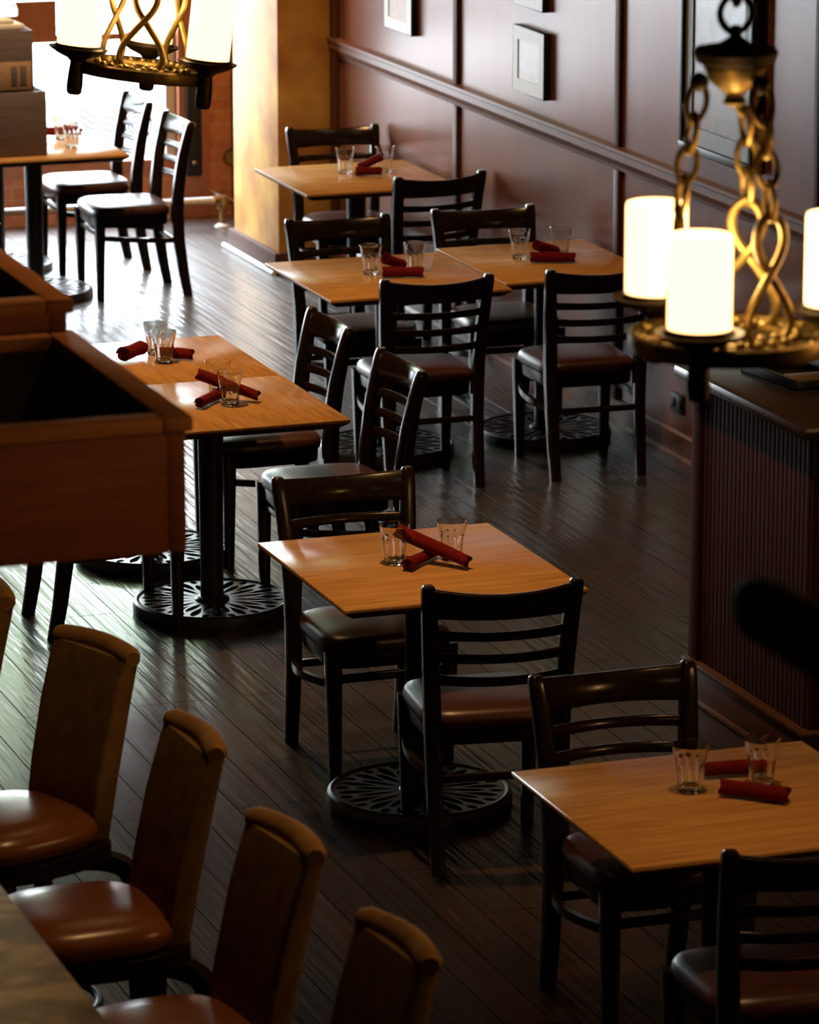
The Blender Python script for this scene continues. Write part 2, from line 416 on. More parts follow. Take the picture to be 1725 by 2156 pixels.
# right wall mouldings
bm = bmesh.new()
prof = [(0, 1.105), (.012, 1.108), (.014, 1.125), (.022, 1.13), (.03, 1.15), (.036, 1.155), (.036, 1.185), (.042, 1.19), (.042, 1.205), (0, 1.208)]
loft(bm, [[(WX - d, y, z) for d, z in prof] for y in (-2.0, PY0)])
struct(obj('trim_chair_rail', bm, 'trim_wood', angle=20))
k = 2
for yb in (18.02, 16.03, 14.05, 12.3):
    for z0, z1 in ((.12, 1.107), (1.208, 4.7)):
        bm = bmesh.new(); box(bm, (WX - .02, yb - .028, z0), (WX, yb + .028, z1), .005)
        struct(obj('trim_%d' % k, bm, 'batten_wood')); k += 1
bm = bmesh.new(); box(bm, (WX - .028, PY0 - .08, .112), (WX, PY0, 4.7), .006); struct(obj('trim_%d' % k, bm, 'batten_wood')); k += 1
bm = bmesh.new()
loft(bm, [[(WX - d, y, z) for d, z in [(0, 0), (.03, 0), (.03, .018), (.018, .03), (.018, .11), (.008, .12), (0, .12)]] for y in (-2.0, PY0)])
struct(obj('baseboard_right', bm, 'trim_wood', angle=20))

# window
win = bpy.data.objects.new('window_1', None); COL.objects.link(win); win.location = (0, BY, 0); win['kind'] = 'structure'
bm = bmesh.new()
box(bm, (6.285, -.05, .0), (6.46, .10, 3.25), .004)
box(bm, (2.5, -.03, .27), (6.285, .10, .335), .004)
box(bm, (2.5, -.02, 3.17), (6.285, .10, 3.25), .004)
box(bm, (2.5, -.02, .335), (2.6, .10, 3.17), .004)
obj('window_frame', bm, 'window_wood', win)
bm = bmesh.new()
box(bm, (2.6, 0, .995), (6.285, .05, 1.03), .003); box(bm, (2.6, 0, 2.0), (6.285, .05, 2.05), .003)
for x in (4.45,): box(bm, (x - .03, 0, .335), (x + .03, .05, 3.17), .003)
obj('mullion', bm, 'window_wood', win)
bm = bmesh.new(); box(bm, (6.225, .0, .335), (6.285, .04, .995), .003); obj('sash', bm, 'white_paint', win)
boxobj('transom_panel', (4.58, .0, 1.03), (5.62, .05, 1.222), 'window_wood', win)
bm = bmesh.new(); bm.faces.new([bm.verts.new(q) for q in ((2.6, .06, .335), (6.285, .06, .335), (6.285, .06, 2.0), (2.6, .06, 2.0))]); obj('pane', bm, 'pane', win)
bm = bmesh.new(); bm.faces.new([bm.verts.new(q) for q in ((2.6, .06, 2.05), (6.285, .06, 2.05), (6.285, .06, 3.17), (2.6, .06, 3.17))]); obj('upper_pane', bm, 'pane_tint_added', win)
bm = bmesh.new()
for i, r in enumerate((.085, .066, .047, .028)):
    c = Vector((6.075, .05, .515))
    tube(bm, [c + Vector((r * cos(a), 0, r * sin(a))) for a in [2 * pi * q / 32 for q in range(32)]], .006, 6, True)
bmesh.ops.create_uvsphere(bm, u_segments=12, v_segments=8, radius=.011, matrix=Matrix.Translation((6.075, .05, .515)))
for i in range(6):
    z0 = .60 - i * .034
    tube(bm, [(5.72 + .0105 * q, .05, z0 + .018 * sin(q * .42 + i * .25) - q * .0008) for q in range(27 - (i > 3) * 2)], .006, 6)
    tube(bm, [(6.185 + .0105 * q, .05, z0 + .01 + .018 * sin(q * .42 + i * .25)) for q in range(6)], .006, 6)
obj('etched_decal', bm, 'decal', win)

struct(boxobj('ground_pavement', (-25, 21.95, -.3), (35, 60, -.15), 'pavement'))
struct(boxobj('added_dark_strip', (-25, 24.0, -.15), (35, 27.2, -.135), 'dark_strip'))  # dark strip added outside to lower the brightness behind the decals

# heating pipe, valve, wire, iron strap, brass disc
bm = bmesh.new(); tube(bm, [(2.6, 21.28, .15), (6.385, 21.28, .15)], .02, 12)
p = thing('heating_pipe', 'white painted heating pipe running along the floor under the window', 'pipe', (0, 0, 0))
obj('pipe_run', bm, 'white_paint', p)
bm = bmesh.new(); lathe(bm, [(.018, .02), (.018, .09), (.03, .1), (.034, .135), (.026, .17), (.012, .175)], 16, 6.43, 21.28)
tube(bm, smooth_pts([(6.37, 21.28, .15), (6.43, 21.28, .16), (6.50, 21.3, .13), (6.56, 21.34, .12)]), .018, 10)
obj('valve', bm, 'brass', p)
bm = bmesh.new(); lathe(bm, [(.045, 0), (.045, .008), (.02, .022), (.012, .022)], 20, 6.43, 21.28); obj('floor_flange', bm, 'white_paint', p)
for xx in (3.2, 4.9):
    bm = bmesh.new(); lathe(bm, [(.012, 0), (.012, .135)], 10, xx, 21.28); obj('foot', bm, 'white_paint', p)
bm = bmesh.new()
box(bm, (6.325, 21.585, .235), (6.41, 21.61, .98), .006)
st = thing('iron_strap', 'dark iron strap with two bolts on the red window post', 'strap')
obj('strap_plate', bm, 'frame_black', st)
for z in (.31, .52):
    bm = bmesh.new(); bmesh.ops.create_uvsphere(bm, u_segments=12, v_segments=8, radius=.014, matrix=Matrix.Translation((6.365, 21.583, z))); obj('bolt', bm, 'brass', st)
bm = bmesh.new(); tube(bm, smooth_pts([(6.475, 21.65, 2.4), (6.472, 21.65, .9), (6.468, 21.65, .67), (6.459, 21.65, .44), (6.442, 21.65, .28), (6.445, 21.65, .18), (6.47, 21.6, .14), (6.50, 21.33, .13)]), .006, 8)
tag(obj('cable', bm, 'white_paint'), 'thin pale cable running down the brick beside the gold pier', 'cable')
bm = bmesh.new(); b2m = Matrix.Translation((6.60, 21.64, .318)) @ Matrix.Rotation(pi / 2, 4, 'X')
bmesh.ops.create_cone(bm, segments=28, radius1=.05, radius2=.04, depth=.03, cap_ends=True, matrix=b2m)
tag(obj('wall_cap', bm, 'brass'), 'round brass cap on the brick half behind the gold pier', 'cap')

# outlet
bm = bmesh.new(); box(bm, (WX - .008, 15.3, .195), (WX, 15.43, .275), .003)
ol = tag(obj('power_outlet', bm, 'black_plastic'), 'black power outlet low on the panelled wall', 'outlet')
bm = bmesh.new()
for y in (15.335, 15.395): box(bm, (WX - .011, y - .018, .215), (WX - .006, y + .018, .255), .002)
obj('socket', bm, 'frame_black', ol)

# ------------------------------------------------------------------ pictures on the wall
def picture(name, label, y0, y1, z0, z1, depth, fw, frame, matb, artm, mw, mf=.72):
    t = thing(name, label, 'picture', (WX, (y0 + y1) / 2, (z0 + z1) / 2), 0, 'pictures on the panelled wall')
    hy, hz = (y1 - y0) / 2, (z1 - z0) / 2
    bm = bmesh.new()
    for a, b in (((-hy, -hz), (hy, -hz + fw)), ((-hy, hz - fw), (hy, hz)), ((-hy, -hz + fw), (-hy + fw, hz - fw)), ((hy - fw, -hz + fw), (hy, hz - fw))):
        box(bm, (-depth, a[0], a[1]), (0, b[0], b[1]), .004)
    obj('frame', bm, frame, t)
    bm = bmesh.new()
    iy, iz = hy - fw, hz - fw
    for a, b in (((-iy, -iz), (iy, -iz + mw)), ((-iy, iz - mw), (iy, iz)), ((-iy, -iz + mw), (-iy + mw, iz - mw)), ((iy - mw, -iz + mw), (iy, iz - mw))):
        box(bm, (-depth * mf, a[0], a[1]), (-.004, b[0], b[1]))
    obj('mat_board', bm, matb, t)
    boxobj('artwork', (-depth * (mf - .12), -iy + mw, -iz + mw), (-.006, iy - mw, iz - mw), artm, t)
    return t
picture('picture_frame', 'small pale framed picture hanging alone in the middle panel, black at one side', 16.84, 17.22, 1.29, 1.585, .035, .004, 'frame_black', 'frame_pale', 'art_pale', .055, .99)
picture('picture_frame', 'small pale framed picture cut off above the middle panel one', 16.86, 17.22, 1.675, 1.97, .035, .004, 'frame_black', 'frame_pale', 'art_pale', .055, .99)
picture('picture_frame', 'small pale framed picture with warm tones close to the gold pier', 18.585, 18.98, 1.36, 1.66, .035, .004, 'frame_black', 'frame_pale', 'art_warm', .055, .99)
picture('large_picture_frame', 'large black framed picture with grey drawing behind the hanging chains', 14.58, 15.30, 1.31, 2.15, .05, .035, 'frame_black', 'mat_board', 'art_grey', .07)

# ------------------------------------------------------------------ service counter
ct = thing('service_counter', 'dark beadboard service counter with slab top against the panelled wall', 'counter', (5.93, 11.7, 0))
def L(x, y, z): return (x - 5.93, y - 11.7, z)
bm = bmesh.new()
box(bm, L(5.285, 11.24, .0), L(6.58, 12.14, 1.085))
for i in range(25):
    y = 11.262 + i * .0325
    box(bm, L(5.2815, y, .14), L(5.29, y + .0298, 1.085), .0015)
for i in range(38):
    x = 5.30 + i * .0325
    box(bm, L(x, 11.235, .14), L(x + .0298, 11.25, 1.085), .0015)
box(bm, L(5.268, 12.08, .14), L(5.29, 12.15, 1.085), .003)
obj('body', bm, 'counter_wood', ct)
bm = bmesh.new(); box(bm, L(5.262, 11.215, .02), L(6.58, 12.16, .13), .004); box(bm, L(5.25, 11.205, .125), L(6.58, 12.17, .142), .004); box(bm, L(5.25, 11.205, 0), L(6.58, 12.17, .022), .006)
obj('plinth', bm, 'base_wood', ct)
bm = bmesh.new(); box(bm, L(5.215, 11.18, 1.085), L(6.58, 12.2, 1.13), .018); obj('counter_slab', bm, 'counter_top', ct)
# bill presenter / trays
t = thing('serving_tray', 'black tray with slim gold edge on the dark service counter', 'tray', (5.47, 11.83, 1.13), .1)
bm = bmesh.new()
box(bm, (-.085, -.17, .0), (-.075, .17, .035), .002); box(bm, (.12, -.17, 0), (.13, .17, .03), .002); box(bm, (-.085, -.17, 0), (.13, -.16, .03), .002); box(bm, (-.085, .16, 0), (.13, .17, .03), .002); box(bm, (-.085, -.17, 0), (.13, .17, .008))
obj('tray_body', bm, 'black_plastic', t)
bm = bmesh.new(); tube(bm, [(-.08, -.17, .037), (-.08, .17, .037)], .0036, 6); obj('gold_edge', bm, 'brass', t)
bm = bmesh.new(); box(bm, (0, 0, 0), (.15, .09, .02), .002)
tag(obj('paper_stack', bm, 'tan_paper', loc=(5.43, 11.705, 1.1385)), 'tan order pad lying on the black counter tray', 'paper')
t = thing('bill_folder', 'black closed bill folder beside the tray on the service counter', 'folder', (5.82, 11.85, 1.13), .2)
bm = bmesh.new(); box(bm, (-.11, -.07, 0), (.11, .07, .018), .004); box(bm, (-.11, -.07, .022), (.11, .07, .026), .001); obj('cover', bm, 'black_plastic', t)

# ------------------------------------------------------------------ tables
def disc_holes():
    holes = []
    n = 16
    for k in range(n):
        a = 2 * pi * k / n
        def loc(u, v, a=a): return (u * cos(a) - v * sin(a), u * sin(a) + v * cos(a))
        pts = []
        m = 10
        for i in range(m + 1):
            s = i / m; pts.append(loc(.075 + .125 * s, .0185 * sin(pi * s) ** .7 * (.35 + .65 * s)))
        for i in range(m - 1, 0, -1):
            s = i / m; pts.append(loc(.075 + .125 * s, -.0185 * sin(pi * s) ** .7 * (.35 + .65 * s)))
        holes.append(pts)
        a2 = a + pi / n
        def loc2(u, v, a=a2): return (u * cos(a) - v * sin(a), u * sin(a) + v * cos(a))
        pts = []
        for i in range(m + 1):
            s = i / m; pts.append(loc2(.128 + .122 * s, .0235 * sin(pi * s) ** .8 * (.25 + .75 * s)))
        for i in range(m - 1, 0, -1):
            s = i / m; pts.append(loc2(.128 + .122 * s, -.0235 * sin(pi * s) ** .8 * (.25 + .75 * s)))
        holes.append(pts)
        pts = []
        for i in range(8):
            b = 2 * pi * i / 8; pts.append(loc(.236 + .021 * cos(b), .0135 * sin(b)))
        holes.append(pts)
    return holes
circ = [(.272 * cos(2 * pi * k / 64), .272 * sin(2 * pi * k / 64)) for k in range(64)]
DISC = cutplate('disc_plate', circ, disc_holes(), .005)
def base_bm():
    bm = bmesh.new()
    add_mesh(bm, DISC, Matrix.Translation((0, 0, .036)))
    lathe(bm, [(.062, .02), (.062, .044), (.056, .050), (.046, .054)], 32)
    return bm
def rim_bm():
    bm = bmesh.new()
    lathe(bm, [(.262, .028), (.262, .0), (.284, 0), (.286, .02), (.282, .04), (.272, .046), (.262, .042)], 64, cap=False)
    return bm
BASE_ME = RIM_ME = None
def table(label, x0, x1, y0, y1, grain, ztop=.75):
    global BASE_ME, RIM_ME
    cx, cy = (x0 + x1) / 2, (y0 + y1) / 2
    hx, hy = (x1 - x0) / 2, (y1 - y0) / 2
    t = thing('dining_table', label, 'table', (cx, cy, 0), grain * pi / 2, 'oak topped dining tables')
    if grain: hx, hy = hy, hx
    bm = bmesh.new()
    def R(ix, z): return [(-hx + ix, -hy + ix, z), (hx - ix, -hy + ix, z), (hx - ix, hy - ix, z), (-hx + ix, hy - ix, z)]
    loft(bm, [R(.0, ztop - .011), R(0, ztop - .0015), R(.0015, ztop)])
    top = obj('tabletop', bm, 'oak', t, angle=60)
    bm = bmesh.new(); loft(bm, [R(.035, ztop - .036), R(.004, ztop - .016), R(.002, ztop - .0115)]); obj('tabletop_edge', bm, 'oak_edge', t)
    bm = bmesh.new(); lathe(bm, [(.043, .045), (.041, .10), (.043, .4), (.047, ztop - .06), (.06, ztop - .05)], 24)
    obj('pedestal', bm, 'iron', t)
    bm = bmesh.new()
    for s in (0, 1):
        m = Matrix.Rotation(s * pi / 2, 4, 'Z')
        box(bm, (-.24, -.03, ztop - .052), (.24, .03, ztop - .035), .003, m)
    obj('top_bracket', bm, 'iron', t)
    if BASE_ME is None:
        o = obj('openwork_base', base_bm(), 'iron_plate', t); BASE_ME = o.data
        o = obj('base_rim', rim_bm(), 'iron', t); RIM_ME = o.data
    else:
        o = bpy.data.objects.new('openwork_base', BASE_ME); COL.objects.link(o); o.parent = t
        o = bpy.data.objects.new('base_rim', RIM_ME); COL.objects.link(o); o.parent = t
    return t
table('square oak table standing alone in mid floor with crossed red napkins', 3.667, 4.426, 10.955, 11.80, 0)
table('square oak table in the dim corner beside the service counter', 3.574, 4.38, 8.552, 9.35, 0)
table('oak table of the pushed-together pair beside the wooden bar canopy, end away from the window', 3.70, 4.487, 13.335, 14.122, 1, .753)
table('oak table of the pushed-together pair beside the wooden bar canopy, end toward the window', 3.70, 4.487, 14.126, 14.918, 1)
table('oak table of the pushed-together wall pair, aisle end', 5.11, 5.885, 15.43, 16.31, 0)
table('oak table of the pushed-together wall pair, end touching the panelled wall', 5.89, 6.565, 15.51, 16.36, 0, .756)
table('oak table by the gold pier and panelled wall under the chair rail', 5.81, 6.565, 17.885, 18.70, 0)
table('window table with wooden crates stacked on its bright glossy top', 4.59, 5.36, 19.29, 20.08, 0)
table('window table behind the crates, pushed toward the bright window', 4.59, 5.36, 20.085, 20.87, 0)

# ------------------------------------------------------------------ chairs
def interp(tab, z):
    for (a, b) in zip(tab[:-1], tab[1:]):
        if z <= b[0]:
            t = (z - a[0]) / (b[0] - a[0]); return [a[i] + (b[i] - a[i]) * t for i in range(1, len(a))]
    return list(tab[-1][1:])
POST = [(0, .184, -.245, .040, .046), (.12, .186, -.222, .043, .052), (.28, .188, -.200, .046, .058), (.42, .191, -.192, .048, .062), (.52, .194, -.196, .048, .060), (.66, .202, -.214, .047, .056), (.78, .210, -.238, .045, .050), (.865, .217, -.258, .043, .044)]
def make_chair():
    t = thing('dining_chair', '', 'chair', (0, 0, 0), 0, 'black ladder-back dining chairs')
    for s in (-1, 1):
        bm = bmesh.new(); secs = []
        zs = [0, .06, .12, .2, .28, .35, .42, .47, .52, .6, .66, .72, .78, .83, .855, .868, .874]
        for z in zs:
            x, y, w, d = interp(POST, z)
            if z > .85: d *= {.855: .95, .868: .8, .874: .55}[z]; w *= {.855: .97, .868: .85, .874: .6}[z]
            secs.append([(s * x + px, y + py, z) for px, py in rrect(w, d, min(w, d) * .28)])
        loft(bm, secs); obj('back_post', bm, 'black_wood', t)
        bm = bmesh.new(); secs = []
        for z, w in ((0, .034), (.15, .039), (.3, .045), (.42, .049)):
            secs.append([(s * (.190 - .006 * (1 - z / .42)) + px, .205 + py, z) for px, py in rrect(w, w, .006)])
        loft(bm, secs); obj('leg', bm, 'black_wood', t)
        bm = bmesh.new(); secs = []
        for i in range(13):
            q = i / 12; y = -.195 + q * .39; x = s * (.19 + .034 * sin(pi * q)); z = .285 + .03 * q
            secs.append([(x - .009, y, z - .012), (x + .009, y, z - .012), (x + .009, y, z + .012), (x - .009, y, z + .012)])
        loft(bm, secs); obj('stretcher', bm, 'black_wood', t)
    bm = bmesh.new(); box(bm, (-.185, .196, .318), (.185, .214, .345), .004); obj('stretcher', bm, 'black_wood', t)
    bm = bmesh.new(); box(bm, (-.185, -.205, .262), (.185, -.188, .286), .004); obj('stretcher', bm, 'black_wood', t)
    def rail(z0, z1, th, name, crown=0.0):
        bm = bmesh.new(); secs = []
        for i in range(17):
            q = i / 16 * 2 - 1
            za, zb = z0, z1 + crown * (1 - q * q)
            xa, ya = interp(POST, za)[:2]; xb, yb = interp(POST, zb)[:2]
            dy = -.052 * (1 - q * q)
            secs.append([(q * xa, ya + dy - th / 2, za), (q * xa, ya + dy + th / 2, za), (q * xa, ya + dy + th * .62, (za * .7 + zb * .3)), (q * xb, yb + dy + th / 2, zb - .004), (q * xb, yb + dy + th * .2, zb), (q * xb, yb + dy - th * .2, zb), (q * xb, yb + dy - th / 2, zb - .004)])
        loft(bm, secs); return obj(name, bm, 'black_wood', t, angle=50)
    rail(.772, .866, .022, 'crest_rail', -.016)
    for z in (.710, .640, .570): rail(z - .006, z + .025, .015, 'back_slat', -.004)
    # seat frame and cushion
    def outline(sc, z, fx=.214, fy=.232, ry=-.178, n=44):
        pts = []
        for k in range(n):
            a = 2 * pi * k / n; e = 2 / 5.0
            cx = abs(cos(a)) ** e * (1 if cos(a) >= 0 else -1); cy = abs(sin(a)) ** e * (1 if sin(a) >= 0 else -1)
            y = (fy + ry) / 2 + cy * (fy - ry) / 2 * sc
            w = fx * (.93 + .07 * (cy + 1) / 2)
            pts.append((cx * w * sc, y, z))
        return pts
    bm = bmesh.new(); loft(bm, [outline(.945, .365), outline(.955, .37), outline(.965, .412)]); obj('seat_frame', bm, 'black_wood', t)
    bm = bmesh.new(); loft(bm, [outline(.94, .411), outline(1.0, .417), outline(1.012, .432), outline(1.0, .447), outline(.965, .459), outline(.88, .467), outline(.6, .473), outline(.25, .475)]); obj('seat', bm, 'vinyl', t, angle=60)
    return t
CH = make_chair()
first = [True]
def chair(label, x, y, deg):
    if first[0]:
        first[0] = False; CH.location = (x, y, 0); CH.rotation_euler = (0, 0, radians(deg)); CH['label'] = label; return CH
    return dup(CH, (x, y, 0), radians(deg), label)
# deg 0 faces +y (toward the window), 180 faces the camera side, 90 faces -x, -90 faces +x
chair('black ladder-back chair showing its back at the lone mid floor table', 4.085, 10.93, -8)
chair('black ladder-back chair facing outward behind the lone mid floor table', 4.05, 11.855, 180)
chair('black ladder-back chair behind the dim corner table by the service counter', 4.01, 9.49, 180)
chair('black ladder-back chair deepest in shadow with its back against the corner table edge', 3.93, 8.50, -4)
chair('black ladder-back chair at the paired table by the bar canopy, just behind the lone table', 4.545, 13.70, 90)
chair('black ladder-back chair at the paired table by the bar canopy, one further toward the window', 4.545, 14.51, 90)
chair('black chair whose legs show below the wooden bar canopy', 3.70, 13.71, -90)
chair('black ladder-back chair showing its back at the aisle end of the wall pair of tables', 5.475, 15.42, -2)
chair('black ladder-back chair showing its back by the wall end of the table pair', 6.17, 15.40, -2)
chair('black ladder-back chair tucked behind the aisle end of the wall pair of tables', 5.535, 16.36, 180)
chair('black ladder-back chair tucked behind the wall end of the table pair', 6.20, 16.38, 178)
chair('black ladder-back chair against the gold pier behind the table there', 6.325, 18.83, 178)
chair('black ladder-back chair showing its back at the table by the gold pier', 6.30, 17.80, 9)
chair('black ladder-back chair with sunlit seat standing sideways at the window table, aisle side', 5.45, 19.64, 90)
chair('black ladder-back chair half hidden behind the first sunlit window chair', 5.45, 20.38, 90)
chair('black chair of which only one leg shows at the window table with crates', 4.52, 19.66, -90)

# ------------------------------------------------------------------ glasses and napkins
def make_glass():
    bm = bmesh.new(); seg = 60; h = .122
    out = [(.0285, 0), (.031, .002), (.0325, .008), (.0345, .03), (.0365, .055), (.0385, .075), (.0400, .082), (.0415, .090), (.0440, .106), (.0470, h - .001), (.0465, h)]
    inn = [(.0455, h), (.0450, h - .002), (.0420, .106), (.0395, .09), (.0350, .07), (.0315, .04), (.0285, .016), (.020, .0125), (.004, .012)]
    secs = []
    for r, z in out:
        f = 1.0 if .006 < z < .079 else 0.0
        secs.append([((r - f * .0024 * (1 - abs(sin(5 * a)))) * cos(a), (r - f * .0024 * (1 - abs(sin(5 * a)))) * sin(a), z) for a in [2 * pi * k / seg for k in range(seg)]])
    for r, z in inn:
        secs.append([(r * cos(a), r * sin(a), z) for a in [2 * pi * k / seg for k in range(seg)]])
    loft(bm, secs)
    return obj('water_glass', bm, 'glass', None, angle=30)
GL = None
def wglass(label, x, y, z=.75, rz=0.0):
    global GL
    if GL is None:
        GL = make_glass(); o = GL
    else:
        o = GL.copy(); COL.objects.link(o)
    o.location = (x, y, z + .0005); o.rotation_euler = (0, 0, rz)
    tag(o, label, 'glass', 'fluted water glasses')
Z1 = .7505
gl = [
 ('fluted empty water glass standing at the mid floor table, napkin passing behind it', 3.98, 11.415, .75),
 ('fluted empty water glass behind the crossed napkins on the mid floor table', 4.16, 11.405, .75),
 ('fluted empty glass on the dim corner table, clear of the napkins', 3.935, 9.05, .75),
 ('fluted empty glass on the dim corner table, napkins lying in front of it', 4.125, 9.035, .75),
 ('fluted glass behind its twin over the near napkin pair on the canopy-side tables', 4.172, 13.885, .753),
 ('fluted glass in front of its twin over the near napkin pair on the canopy-side tables', 4.161, 13.705, .753),
 ('fluted glass behind its twin by the big napkin bundle at the window end', 4.157, 14.645, .75),
 ('fluted glass standing before the big napkin bundle at the window end', 4.145, 14.488, .75),
 ('fluted glass at the aisle end of the wall table pair, beside red napkins', 5.448, 15.92, .75),
 ('fluted glass partly behind red napkins at the aisle end of the wall pair', 5.64, 15.917, .75),
 ('fluted glass on the wall end table, open side of the napkins', 6.142, 16.015, .756),
 ('fluted glass behind the napkins close to the panelled wall', 6.335, 16.03, .756),
 ('fluted glass on the table by the gold pier, aisle side of napkins', 6.172, 18.41, .75),
 ('fluted glass behind the raised napkin on the table by the gold pier', 6.366, 18.388, .75),
 ('clear tumbler on the bright window table beside the crates', 5.151, 19.60, .75),
 ('clear tumbler seen above the first one on the bright window table', 5.17, 19.86, .75)]
for i, (lb, x, y, z) in enumerate(gl): wglass(lb, x, y, z, i * .3)

def napkin(label, a, b, r=.022, flare=.0, bits=0):
    A, B = Vector(a), Vector(b); Ln = (B - A).length
    bm = bmesh.new(); turns = 2.6; n = 46; th = .0026
    path_o, path_i = [], []
    for k in range(n + 1):
        q = k / n; ang = q * turns * 2 * pi; rr = r - (r - .0075) * q
        path_o.append((rr * cos(ang), rr * sin(ang))); path_i.append(((rr - th) * cos(ang), (rr - th) * sin(ang)))
    poly = path_o + path_i[::-1]
    m = len(poly); rings = []
    for j in range(15):
        s = j / 14; kx = 1 + .06 * sin(s * 5 + len(label)) + flare * (1 - s) ** 2 * .5
        wob = .0016 * sin(s * 9 + len(label) * .7)
        rings.append([bm.verts.new((x * kx + wob, y * (kx * .96), s * Ln + .004 * sin(3 * math.atan2(y, x)) * (1 if j in (0, 14) else 0))) for x, y in poly])
    for ra, rb in zip(rings[:-1], rings[1:]):
        for i in range(m):
            k2 = (i + 1) % m; bm.faces.new((ra[i], ra[k2], rb[k2], rb[i]))
    for rg in (rings[0], rings[-1]):
        for i in range(n):
            bm.faces.new((rg[i], rg[i + 1], rg[m - 2 - i], rg[m - 1 - i]))
    o = obj('rolled_napkin', bm, 'napkin', None, angle=60)
    d = (B - A).normalized()
    o.location = A; o.rotation_mode = 'QUATERNION'; o.rotation_quaternion = d.to_track_quat('Z', 'Y')
    tag(o, label, 'napkin', 'rolled red napkins')
    return o
T = .75 + .0225
napkin('rolled red napkin lying beneath the crossing one on the mid floor table', (3.985, 11.315, T - .002), (4.125, 11.45, T - .002), r=.0205)
napkin('rolled red napkin crossing on top on the mid floor table', (4.012, 11.476, .834), (4.165, 11.275, T + .002), flare=.35)
napkin('rolled red napkin lying farther back on the dim corner table', (4.01, 9.14, T), (4.175, 9.115, T))
napkin('rolled red napkin lying at the front on the dim corner table', (3.997, 8.993, T), (4.122, 8.875, T), flare=.2)
napkin('rolled red napkin lying beneath its crossing twin on the canopy-side tables, away from the window', (4.035, 13.665, T + .003), (4.175, 13.826, T + .003))
napkin('rolled red napkin crossing on top at the canopy-side tables, away from the window', (4.085, 13.842, .84), (4.262, 13.70, T + .005), flare=.3)
napkin('thick rolled red napkin lying across between two glasses at the window end', (4.14, 14.583, T), (4.255, 14.495, T), r=.024)
napkin('thick bundled red napkin behind the front glass at the window end', (4.00, 14.53, T + .010), (4.095, 14.62, T + .012), r=.031, flare=.1)
napkin('rolled red napkin lying flat at the aisle end of the wall tables', (5.47, 15.83, T), (5.625, 15.775, T), r=.026)
napkin('rolled red napkin propped on another at the aisle end of the wall tables', (5.484, 15.845, .825), (5.575, 15.888, T + .012), r=.026, flare=.3)
napkin('rolled red napkin lying flat at the wall end table', (6.155, 15.915, T + .006), (6.325, 15.845, T + .006), r=.026)
napkin('rolled red napkin propped behind the flat one at the wall end table', (6.182, 15.925, .825), (6.29, 15.978, T + .012), r=.025, flare=.3)
napkin('rolled red napkin lying flat on the table by the gold pier', (6.19, 18.305, T), (6.31, 18.285, T), r=.024)
napkin('rolled red napkin raised at one end on the table by the gold pier', (6.325, 18.318, .835), (6.222, 18.35, T + .01), r=.024)
napkin('rolled red napkin on the bright window table beside the crates', (5.10, 20.02, T), (5.29, 19.94, T), r=.024)

# ------------------------------------------------------------------ crates and papers on the window table
def crate(label, x0, x1, y0, y1, z0, z1, slots):
    t = thing('wooden_crate', label, 'crate', ((x0 + x1) / 2, (y0 + y1) / 2, z0), 0, 'wooden crates on the window table')
    hx, hy, h = (x1 - x0) / 2, (y1 - y0) / 2, z1 - z0
    bm = bmesh.new(); n = 1
    for i in range(n):
        a, b = h * i / n + .0006, h * (i + 1) / n - .0006
        for s in (-1, 1):
            box(bm, (-hx, s * hy - (.014 if s > 0 else 0), a), (hx, s * hy + (.014 if s < 0 else 0), b), .003)
            box(bm, (s * hx - (.014 if s > 0 else 0), -hy + .014, a), (s * hx + (.014 if s < 0 else 0), hy - .014, b), .003)
    obj('side_boards', bm, 'crate_wood', t)
    boxobj('bottom_board', (-hx + .014, -hy + .014, 0), (hx - .014, hy - .014, .012), 'crate_wood', t)
    if slots:
        bm = bmesh.new(); box(bm, (-hx + .0, -hy - .006, .01), (hx - .012, -hy, .145), .001)
        p = obj('front_label', bm, 'tan_paper', t)
        bm = bmesh.new()
        for x in (hx - .115, hx - .07): box(bm, (x, -hy - .008, .03), (x + .032, -hy - .005, .125), .001)
        obj('printed_block', bm, 'crate_wood', p)
    return t
crate('wide wooden crate at the bottom of the stack on the window table', 4.60, 4.975, 19.40, 19.72, .751, 1.065, False)
crate('narrower wooden crate on top of the stack with pale label', 4.60, 4.92, 19.42, 19.70, 1.066, 1.362, True)
t = thing('paper_bundle', 'white paper bundle lying on top of the upper wooden crate', 'paper', (4.73, 19.54, 1.363), .05)
bm = bmesh.new(); box(bm, (-.17, -.11, 0), (.15, .11, .028), .006); box(bm, (-.15, -.1, .028), (.10, .1, .05), .006); obj('sheets', bm, 'paper', t)
bm = bmesh.new(); lathe(bm, [(.055, 0), (.056, .03), (.045, .055), (.03, .062), (.026, .06), (.038, .05), (.05, .03), (.051, .002)], 24)
tag(obj('glass_bowl', bm, 'glass', loc=(4.835, 19.6, 1.414)), 'small upturned glass bowl on the white paper bundle', 'bowl')

# ------------------------------------------------------------------ bar, canopy, stools
bar = thing('bar_counter', 'bar counter with marbled stone top in the corner beside the stools', 'bar', (1.5, 8.0, 0))
bm = bmesh.new(); box(bm, (-.75, -2.4, 1.01), (.44, 4.0, 1.05), .008); obj('stone_top', bm, 'granite', bar)
bm = bmesh.new(); box(bm, (-.7, -2.35, 0), (.22, 3.9, 1.01)); obj('bar_front', bm, 'counter_wood', bar)

